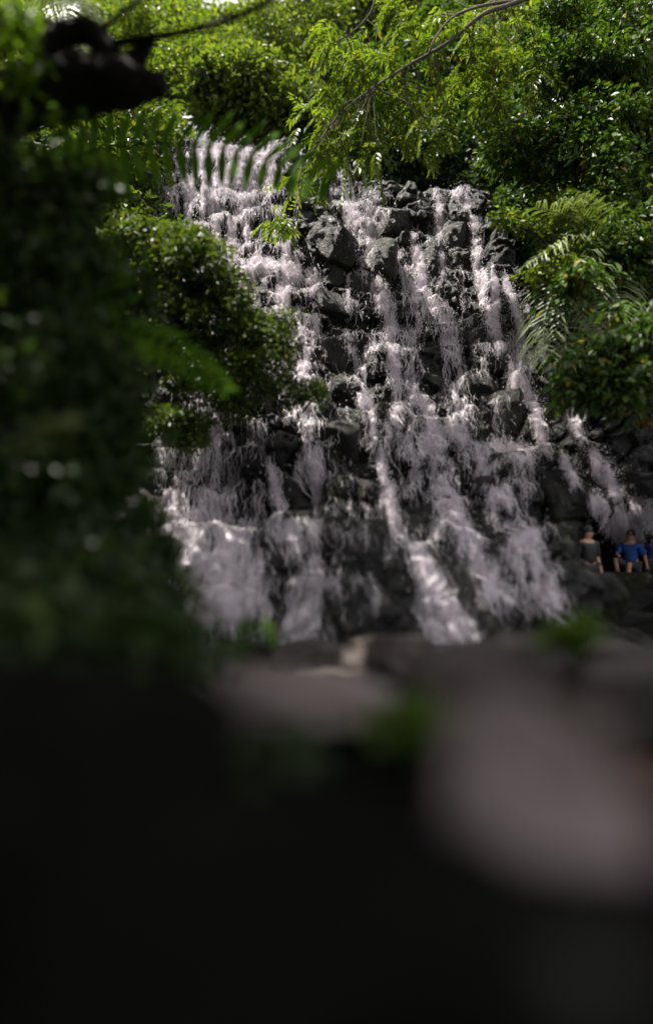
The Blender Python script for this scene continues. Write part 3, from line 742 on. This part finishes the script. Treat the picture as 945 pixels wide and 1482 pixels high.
# tree ferns on the left bank, fronds reaching over
def tree_fern(label, foot, top, fr, ll, lw, n, **kw):
    return palm(label, foot, top, fr, M['leaf_fern'], ll, lw, n, r=.09, name='tree_fern', cat='tree fern', group='ferns on the left bank', **kw)
YF = 9.3
tree_fern('tall fern stretching one long frond across the top of the left stream', foot_of(-5.2, YF), at(20, 262, YF),
          [[at(150, 215, YF), at(310, 212, YF), at(470, 258, YF - .2)], [at(-60, 200, YF + .8), at(-160, 300, YF + 1)], [at(60, 320, YF - .7), at(150, 420, YF - 1.2)], [at(-30, 310, YF - 1), at(-60, 450, YF - 1.5)],
           [at(90, 230, YF + 1), at(180, 260, YF + 1.8)]],   .82, .15, 22, jitter=.03, droop=.08, fwd=.22, stiff=-.12, rr=.022, tipscale=.55, plane=(.0, -1, .25))
YF = 7.6
tree_fern('lower fern whose frond tip catches the sun in front of the round bush', foot_of(-3.6, YF), at(60, 500, YF),
          [[at(140, 470, YF), at(240, 495, YF), at(325, 560, YF)], [at(-30, 450, YF), at(-110, 520, YF)], [at(90, 560, YF - .7), at(150, 680, YF - 1)], [at(110, 440, YF + .7), at(190, 420, YF + 1.3)]],
          .46, .12, 17, droop=.2, fwd=.45, stiff=-.2, rr=.016, tipscale=.5, plane=(.0, -.8, .6))

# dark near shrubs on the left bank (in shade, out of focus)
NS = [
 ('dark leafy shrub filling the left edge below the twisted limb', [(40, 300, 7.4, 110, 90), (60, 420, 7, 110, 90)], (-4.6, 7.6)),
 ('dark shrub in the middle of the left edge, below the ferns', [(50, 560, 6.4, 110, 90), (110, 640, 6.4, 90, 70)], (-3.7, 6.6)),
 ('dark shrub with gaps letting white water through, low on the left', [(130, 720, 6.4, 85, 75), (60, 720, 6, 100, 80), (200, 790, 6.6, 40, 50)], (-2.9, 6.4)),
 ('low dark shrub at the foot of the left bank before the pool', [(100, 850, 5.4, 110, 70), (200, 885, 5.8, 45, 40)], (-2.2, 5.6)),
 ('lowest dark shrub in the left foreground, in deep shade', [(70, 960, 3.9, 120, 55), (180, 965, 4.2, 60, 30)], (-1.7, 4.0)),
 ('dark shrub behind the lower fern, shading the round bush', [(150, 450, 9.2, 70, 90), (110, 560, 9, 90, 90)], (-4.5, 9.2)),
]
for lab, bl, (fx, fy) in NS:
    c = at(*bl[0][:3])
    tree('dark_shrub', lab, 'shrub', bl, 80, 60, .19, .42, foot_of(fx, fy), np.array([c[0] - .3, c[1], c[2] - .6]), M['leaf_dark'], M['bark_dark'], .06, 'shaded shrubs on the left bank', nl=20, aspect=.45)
# sunlit leafy sprays at the left edge
for lab, bl, n in [('bright leafy sprig beside the left end of the twisted limb', [(25, 60, 7, 30, 60), (30, 130, 7, 14, 16), (40, 160, 7, 14, 12)], 14),
                   ('small lit sprig above the tall fern', [(110, 178, 8, 22, 18), (55, 155, 8, 16, 14)], 7)]:
    c = at(*bl[0][:3])
    tree('leafy_sprig', lab, 'sprig', bl, n, 12, .2, .25, np.array([c[0] - .8, c[1] + .2, c[2] - .9]), np.array([c[0] - .2, c[1], c[2] - .2]), M['leaf_bright'], M['bark_dark'], .02, 'sunlit sprigs on the left', nl=6, aspect=.42)

# ---- the old tree on the left: twisted limb in view, unseen crown added to shade the foreground
ot = thing('old_tree', 'old dark tree with a thick twisted limb crossing the top left corner', 'tree')
YT = 8.0
g = Geo()
tube(g, [foot_of(-7.6, 7.4) - [0, 0, .4], np.array([-7.3, 7.5, 3.]), np.array([-6.6, 7.8, 6.0]), np.array([-6.2, 7.2, 9.0]), np.array([-5.5, 5.6, 11.6])], [.75, .55, .5, .42, .3], 12, 34, .12)
g.build('trunk', M['bark_dark'], ot, True)
g = Geo()
tube(g, [np.array([-6.6, 7.9, 6.2]), at(-20, 165, YT), at(50, 140, YT), at(120, 124, YT), at(180, 122, YT), at(222, 122, YT), at(238, 112, YT)], [.38, .38, .37, .36, .30, .17, .09], 12, 44, .18)
tube(g, [at(40, 130, YT), at(62, 85, YT - .1), at(92, 52, YT - .1), at(128, 46, YT), at(155, 72, YT), at(172, 108, YT)], [.2, .17, .15, .17, .17, .16], 10, 34, .15)
tube(g, [at(150, 100, YT), at(190, 92, YT), at(218, 62, YT - .1), at(224, 56, YT - .1)], [.18, .15, .06, .02], 8, 20, .15)
tube(g, [at(110, 46, YT), at(70, 36, YT), at(35, 28, YT), at(-40, 10, YT)], [.07, .08, .09, .10], 8, 20, .12)
tube(g, [at(135, 48, YT), at(170, 25, YT - .2), at(205, -2, YT - .3), at(240, -30, YT - .4)], [.05, .04, .035, .03], 7, 20, .1)
tube(g, [at(150, 66, YT), at(210, 55, YT - .2), at(265, 46, YT - .4), at(330, 28, YT - .5), at(388, 4, YT - .6), at(410, -12, YT - .6)], [.06, .05, .045, .04, .034, .03], 7, 36, .12)
tube(g, [at(225, 112, YT), at(262, 104, YT), at(300, 107, YT), at(335, 98, YT)], [.05, .024, .018, .008], 6, 20, .1)
tube(g, [at(222, 120, YT), at(236, 132, YT), at(228, 142, YT)], [.09, .08, .03], 7, 12, .1)
g.build('limb', M['bark_dark'], ot, True)
# added crown, unseen above the frame: casts shade, gaps let sun onto the ferns
cr = []
for _ in range(1300):
    x = rng.uniform(-9, 8); y = rng.uniform(-9, 14)
    z = max(6.5, (3.4 + .95 * y) / (1 - .95 * SUNY)) + rng.uniform(.6, 3.4)
    if (y > 11 and x < -3.2) or (y > 11.7 and x < 3.2): continue
    if math.hypot(x + .9, y - 6.3) < 1.6 or math.hypot(x - .8, y - 7.1) < 1.0 or math.hypot(x - 3.0, y - 9.0) < .8: continue
    if -3 < x < 1.2 and 5.8 < y < 8.0 and vnoise(x * 1.6, y * 1.6, 77) > .36: continue
    if y < 4.5 or (-3.4 < x < 2.2 and 8.6 < y < 11.7) or vnoise(x * .6, y * .6, 301) > .08 + .10 * smooth(2, 6, y) - .12 * smooth(8.6, 10, y) + .18 * smooth(11.5, 13.5, y): cr.append((x + SUNX * z, y + SUNY * z, z))
cr = np.array(cr)
cr = cr[np.argsort(rng.random(len(cr)))]
g = Geo(); limbs(g, np.array([-5.5, 5.6, 11.6]), cr[::16], .16, .3, .02); g.build('branch', M['bark_dark'], ot, True)
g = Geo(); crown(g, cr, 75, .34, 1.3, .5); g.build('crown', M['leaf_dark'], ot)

# ------------------------------------------------------------------ foreground stones and plants
FG = [
 (440, 1003, 3.1, 240, 62, 'pale_stone', 'long pale grey rock lying across the middle before the pool'),
 (760, 1170, 1.5, 262, 300, 'mauve_rock', 'large pale grey boulder nearest to the viewer on the right'),
 (910, 1000, 4.6, 190, 120, 'grey_rock', 'brownish grey rock at the right edge behind the pale boulder'),
 (700, 975, 4.9, 270, 84, 'grey_rock', 'low dark grey rock between the two pale ones, by the pool'),
 (560, 950, 7.0, 130, 60, 'grey_rock', 'small dark rock at the edge of the pool under the wide cascade'),
 (862, 862, 11.3, 90, 62, 'boulder', 'dark rock hiding the legs of the person standing at the terrace'),
 (975, 1215, 1.8, 170, 230, 'brown_rock', 'earthy brown rock at the right edge beside the nearest pale boulder'),
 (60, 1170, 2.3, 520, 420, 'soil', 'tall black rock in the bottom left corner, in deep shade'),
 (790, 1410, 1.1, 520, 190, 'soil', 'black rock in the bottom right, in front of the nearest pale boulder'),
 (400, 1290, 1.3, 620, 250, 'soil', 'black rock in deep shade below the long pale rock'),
]
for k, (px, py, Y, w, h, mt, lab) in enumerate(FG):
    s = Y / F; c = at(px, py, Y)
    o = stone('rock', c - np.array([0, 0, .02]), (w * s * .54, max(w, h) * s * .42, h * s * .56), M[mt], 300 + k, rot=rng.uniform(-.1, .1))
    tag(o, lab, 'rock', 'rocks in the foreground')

for k in range(22):
    px = rng.uniform(330, 900); Y = rng.uniform(5.6, 9.4); x = (px - CX) / F * Y; rr_ = rng.uniform(.22, .5)
    o = stone('rock', (x, Y, rr_ * .12), (rr_ * 1.2, rr_, rr_ * .62), M['grey_rock' if k % 3 else 'boulder'], 500 + k, sub=26)
    tag(o, 'wet stone among many at the edge of the pool below the fall', 'rock', 'wet stones round the pool')

def mistmat():
    m, nt, out = newmat('mist')
    v = nt.nodes.new('ShaderNodeVolumePrincipled'); v.inputs['Color'].default_value = (.95, .92, .94, 1); v.inputs['Density'].default_value = .016
    nt.links.new(v.outputs[0], out.inputs['Volume']); return m
M['mist'] = mistmat()
mg = []
for (mx_, my_, mz_, ra, rb, rc) in [(-1.9, 10.0, .9, 2.0, 1.2, 1.5), (1.75, 9.9, .8, 2.3, 1.2, 1.5)][:2]:
    g = Geo(); nu, nv = 32, 16
    U, V_ = np.meshgrid(np.linspace(0, 2 * np.pi, nu, endpoint=False), np.linspace(-np.pi / 2 + .1, np.pi / 2 - .1, nv))
    P = np.stack([mx_ + ra * np.cos(V_) * np.cos(U), my_ + rb * np.cos(V_) * np.sin(U), mz_ + rc * np.sin(V_)], -1)
    i = np.arange(nv - 1)[:, None] * nu; j = np.arange(nu)[None]; k = (j + 1) % nu
    P2 = np.vstack([P.reshape(-1, 3), [[mx_, my_, mz_ - rc]], [[mx_, my_, mz_ + rc]]]); jj = np.arange(nu); kk = (jj + 1) % nu
    g.add(P2, np.stack([i + j, i + k, i + nu + k, i + nu + j], -1).reshape(-1, 4), np.vstack([np.stack([np.full(nu, nu * nv), kk, jj], 1), np.stack([np.full(nu, nu * nv + 1), (nv - 1) * nu + jj, (nv - 1) * nu + kk], 1)]))
    mo = tag(g.build('mist', M['mist']), 'pale mist hanging over the pool at the foot of the ' + ('left curtain' if mx_ < 0 else 'widest cascade'), 'mist', kind='stuff')

def herb(label, px, py, Y, r, n, L, W, mat, name='leafy_plant', cat='plant', root_at=None):
    """a low plant: a rosette of arching leaves on short stems"""
    root = thing(name, label, cat, 'low plants in the foreground')
    c = at(px, py, Y); z0 = gz_at(c[0], c[1]); rs = r * Y / F
    g = Geo(); gl = Geo()
    f = np.array([c[0], c[1] + .05, min(z0, c[2] - .1)]) if root_at is None else root_at
    cs = []; ax = []; no = []
    for k in range(n):
        e = c + nrm(rng.normal(size=3)) * rs * rng.random() ** .5 * np.array([1, .8, .55])
        tube(g, [f, (f + e) / 2 + [0, 0, .06], e], [.008, .006, .003], 4, 6)
        for q in range(3):
            d = nrm(np.array([rng.normal(), rng.normal(), rng.normal(.1, .4)])); cs.append(e + d * L * .4); ax.append(d); no.append(np.array([0, 0, 1.]) + rng.normal(0, .4, 3))
    leaves(gl, np.array(cs), np.array(ax), np.array(no), L * rng.uniform(.7, 1.2, len(cs)), W)
    g.build('stem', M['bark_dark'], root); gl.build('foliage', mat, root)
herb('green plant growing between the long pale rock and the nearest boulder', 595, 1045, 2.7, 62, 26, .16, .07, M['leaf_bright'])
herb('bright green plant on the rocks at the edge of the pool, right', 825, 918, 4.2, 48, 22, .2, .08, M['leaf_bright'])
herb('dark green plant in front of the foot of the left curtain', 350, 922, 6.2, 60, 26, .16, .07, M['leaf_fern'])
herb('yellowish plant in the bottom right corner beside the earthy rock', 925, 1270, 2.1, 70, 20, .12, .05, M['leaf_sun'])
herb('rusty dry plant at the right edge beside the nearest pale boulder', 945, 1130, 2.5, 36, 16, .1, .05, M['leaf_dry'])
herb('faint olive plant in the dark below the long pale rock', 390, 1085, 2.3, 90, 26, .12, .05, M['leaf_dark'])
herb('dry orange frond hanging at the right edge under the large-leaved shrub', 938, 612, 12.4, 10, 10, .16, .05, M['leaf_dry'], 'dry_spray', 'spray', at(950, 585, 12.7))
herb('broad lit leaf blade slanting across the shaded left bank', 75, 628, 4.6, 40, 5, .3, .09, M['leaf_palm'], 'broad_leaf', 'leaf', at(-10, 640, 4.9))

# terrace of stone steps by the pool on the right
tr = thing('stone_terrace', 'low stepped stone terrace at the right where people sit by the fall', 'terrace')
for k, (y0, y1, z0, z1) in enumerate([(13.7, 15.6, -.3, 1.0), (12.9, 13.7, -.3, .64), (12.0, 12.9, -.3, .24)]):
    nx_, nz_ = 90, 6
    x0, x1 = 5.3 - .3 * k, 11.5
    xs_ = np.linspace(x0, x1, nx_); g = Geo()
    prof = [(y0, z0), (y0, z0 * .5 + z1 * .5), (y0 + .02, z1 - .03), (y0 + .06, z1), ((y0 + y1) / 2, z1 + .005), (y1 - .004, z1)]
    V = np.array([[(x, y + .05 * fbm(np.array([x * 1.7]), np.array([z * 3. + k]), 61, 3)[0], z + .05 * fbm(np.array([x * 1.3]), np.array([y * 2.]), 63, 3)[0]) for (y, z) in prof] for x in xs_])
    g.add(V.reshape(-1, 3), np.array(grid_faces(nx_, len(prof)))[:, ::-1])
    e0 = V[0]; n0 = len(prof)
    cap = np.vstack([e0, [[x0, y1 - .004, z0]]]); g.add(cap, None, np.array([[n0, k2, k2 + 1] for k2 in range(n0 - 1)]))
    g.build('step', M['boulder'], tr)

# ------------------------------------------------------------------ people on the terrace
skin_m = plain('skin', (.42, .25, .17), .55); hair_m = plain('hair', (.015, .012, .01), .5)
def person(label, loc, rz, joints, edges, radii, shirt_col, pants_col, hat=None):
    root = thing('person', label, 'person', 'people by the waterfall')
    root.location = loc; root.rotation_euler = (0, 0, rz)
    def skin(name, idx, ed, rad, mat, grow=0.):
        me = bpy.data.meshes.new(name); me.from_pydata([joints[i] for i in idx], [(idx.index(a), idx.index(b)) for a, b in ed], [])
        me.materials.append(mat); o = bpy.data.objects.new(name, me); C.objects.link(o); o.parent = root
        sk = o.modifiers.new('skin', 'SKIN'); sk.use_smooth_shade = True
        for k, i in enumerate(idx):
            r_ = rad[i] + grow; me.skin_vertices[0].data[k].radius = (r_, r_)
        me.skin_vertices[0].data[0].use_root = True
        o.modifiers.new('sub', 'SUBSURF').levels = 2; o.modifiers['sub'].render_levels = 2
        return o
    names = list(joints)
    skin('body', ['pelvis'] + [n for n in names if n != 'pelvis'], edges, radii, skin_m)
    top = ['pelvis', 'belly', 'chest', 'collar', 'sho_l', 'sho_r', 'elb_l', 'elb_r']
    skin('shirt', top, [e for e in edges if e[0] in top and e[1] in top], {**radii, 'elb_l': .05, 'elb_r': .05}, shirt_col, .026)
    leg = ['pelvis', 'hip_l', 'hip_r', 'kne_l', 'kne_r']
    skin('trousers', leg, [e for e in edges if e[0] in leg and e[1] in leg], radii, pants_col, .026)
    h = np.array(joints['head'])
    g = Geo()
    nu, nv = 20, 10
    u = np.linspace(0, 2 * np.pi, nu, endpoint=False); v = np.linspace(-.25, np.pi / 2 - .05, nv)
    U, V_ = np.meshgrid(u, v); P = np.stack([np.cos(V_) * np.cos(U) * .092, np.cos(V_) * np.sin(U) * .108 + .012, np.sin(V_) * .125], -1) + h
    i = np.arange(nv - 1)[:, None] * nu; j = np.arange(nu)[None]; k = (j + 1) % nu
    g.add(P, np.stack([i + j, i + k, i + nu + k, i + nu + j], -1).reshape(-1, 4), [[(nv - 1) * nu + a, (nv - 1) * nu + b, (nv - 1) * nu] for a, b in zip(range(1, nu - 1), range(2, nu))])
    if hat is None: g.build('hair', hair_m, root, True)
    else:
        g.build('cap', hat, root, True)
    return root
E = [('pelvis', 'belly'), ('belly', 'chest'), ('chest', 'collar'), ('collar', 'neck'), ('neck', 'jaw'), ('jaw', 'head'), ('jaw', 'nose'), ('collar', 'sho_l'), ('collar', 'sho_r'), ('sho_l', 'elb_l'), ('elb_l', 'wri_l'), ('wri_l', 'han_l'),
     ('sho_r', 'elb_r'), ('elb_r', 'wri_r'), ('wri_r', 'han_r'), ('pelvis', 'hip_l'), ('pelvis', 'hip_r'), ('hip_l', 'kne_l'), ('kne_l', 'ank_l'), ('ank_l', 'toe_l'), ('hip_r', 'kne_r'), ('kne_r', 'ank_r'), ('ank_r', 'toe_r')]
RAD = dict(pelvis=.13, belly=.13, chest=.15, collar=.09, neck=.055, jaw=.075, head=.09, nose=.02, sho_l=.06, sho_r=.06, elb_l=.042, elb_r=.042, wri_l=.03, wri_r=.03, han_l=.035, han_r=.035, hip_l=.095, hip_r=.095, kne_l=.06, kne_r=.06, ank_l=.042, ank_r=.042, toe_l=.035, toe_r=.035)
SIT = dict(pelvis=(0, 0, .12), belly=(0, -.02, .32), chest=(0, -.05, .5), collar=(0, -.05, .63), neck=(0, -.07, .72), jaw=(0, -.10, .79), head=(0, -.09, .87), nose=(0, -.19, .83), sho_l=(-.19, -.05, .6), sho_r=(.19, -.05, .6),
           elb_l=(-.25, -.22, .4), elb_r=(.25, -.22, .4), wri_l=(-.13, -.42, .36), wri_r=(.13, -.42, .36), han_l=(-.06, -.47, .36), han_r=(.06, -.47, .35), hip_l=(-.1, -.04, .1), hip_r=(.1, -.04, .1), kne_l=(-.14, -.46, .18), kne_r=(.14, -.46, .18),
           ank_l=(-.13, -.48, -.28), ank_r=(.13, -.48, -.28), toe_l=(-.14, -.62, -.32), toe_r=(.14, -.62, -.32))
STAND = dict(pelvis=(0, 0, .95), belly=(0, -.02, 1.12), chest=(0, -.01, 1.3), collar=(0, 0, 1.43), neck=(0, -.01, 1.5), jaw=(0, -.03, 1.58), head=(0, -.02, 1.66), nose=(0, -.12, 1.62), sho_l=(-.19, 0, 1.4), sho_r=(.19, 0, 1.4), elb_l=(-.25, .02, 1.12), elb_r=(.25, .02, 1.12),
             wri_l=(-.24, -.1, .88), wri_r=(.24, -.1, .88), han_l=(-.23, -.14, .8), han_r=(.23, -.14, .8), hip_l=(-.1, 0, .9), hip_r=(.1, 0, .9), kne_l=(-.11, -.02, .5), kne_r=(.12, -.02, .5), ank_l=(-.11, .02, .09), ank_r=(.13, .02, .09), toe_l=(-.12, -.13, .04), toe_r=(.15, -.13, .04))
p1 = at(848, 800, 12.5); p2 = at(912, 800, 14.3); p3 = at(942, 800, 14.4)
person('person in dark clothes standing at the left end of the stone terrace', (p1[0], 12.45, .24), R(15), STAND, E, RAD, plain('dark_shirt', (.02, .022, .02)), plain('dark_trousers', (.015, .015, .018)))
SIT2 = {**SIT, 'elb_r': (.27, .06, .36), 'wri_r': (.3, .1, .12), 'han_r': (.31, .1, .05), 'kne_l': (-.2, -.42, .3), 'ank_l': (-.16, -.3, -.12), 'toe_l': (-.17, -.44, -.17), 'head': (.02, -.1, .86), 'nose': (.07, -.19, .81)}
person('person in a bright blue shirt sitting on the stone terrace', (p2[0], 14.25, 1.01), R(-50), SIT2, E, RAD, plain('blue_shirt', (.015, .06, .24)), plain('grey_shorts', (.05, .045, .05)))
person('person in a violet-blue shirt and pale cap sitting at the right end of the terrace', (p3[0], 14.35, 1.01), R(40), SIT, E, RAD, plain('violet_shirt', (.07, .08, .30)), plain('brown_shorts', (.06, .045, .04)), plain('pale_cap', (.5, .45, .4)))

# ------------------------------------------------------------------ light, sky, camera
sc = bpy.context.scene
w = bpy.data.worlds.new('World'); sc.world = w; w.use_nodes = True
nt = w.node_tree; bg = nt.nodes['Background']
sky = nt.nodes.new('ShaderNodeTexSky'); sky.sky_type = 'NISHITA'; sky.sun_disc = False
sky.sun_elevation = R(EL); sky.sun_rotation = R(AZ); sky.dust_density = 6.0; sky.air_density = 1.0
tcw = nt.nodes.new('ShaderNodeTexCoord'); cn = nt.nodes.new('ShaderNodeTexNoise'); cn.inputs['Scale'].default_value = 2.2; cn.inputs['Detail'].default_value = 7
nt.links.new(tcw.outputs['Generated'], cn.inputs['Vector'])
crp = ramp(nt, [(.3, (.35, .35, .35)), (.55, (.95, .95, .95))], cn.outputs[0])
cm = nt.nodes.new('ShaderNodeMix'); cm.data_type = 'RGBA'; cm.inputs[7].default_value = (8.8, 8.5, 8.7, 1)
nt.links.new(crp.outputs[0], cm.inputs[0]); nt.links.new(sky.outputs[0], cm.inputs[6]); nt.links.new(cm.outputs[2], bg.inputs[0]); bg.inputs[1].default_value = .06
sd = bpy.data.lights.new('sun', 'SUN'); sd.energy = 5.0; sd.angle = R(.5); sd.color = (1, .95, .86)
so = bpy.data.objects.new('sun', sd); C.objects.link(so)
dirv = Vector((math.sin(R(AZ)) * math.cos(R(EL)), math.cos(R(AZ)) * math.cos(R(EL)), math.sin(R(EL))))
so.rotation_euler = dirv.to_track_quat('Z', 'Y').to_euler(); so.location = (0, 0, 40)

cd = bpy.data.cameras.new('camera'); co = bpy.data.objects.new('camera', cd); C.objects.link(co)
co.location = (0, 0, EYE); co.rotation_euler = (R(90), 0, 0)
cd.sensor_fit = 'AUTO'; cd.sensor_width = 36; cd.lens = 36 * F / 1482
cd.shift_y = (HY - 741) / 1482; cd.clip_end = 1000; cd.clip_start = .05
cd.dof.use_dof = True; cd.dof.focus_distance = 18.0; cd.dof.aperture_fstop = (cd.lens / 1000) / .21
sc.camera = co
sc.render.engine = 'CYCLES'
sc.cycles.use_denoising = True
sc.cycles.max_bounces = 8; sc.cycles.transparent_max_bounces = 24
sc.view_settings.view_transform = 'Standard'; sc.view_settings.look = 'None'
sc.view_settings.exposure = 1.55; sc.view_settings.gamma = 1
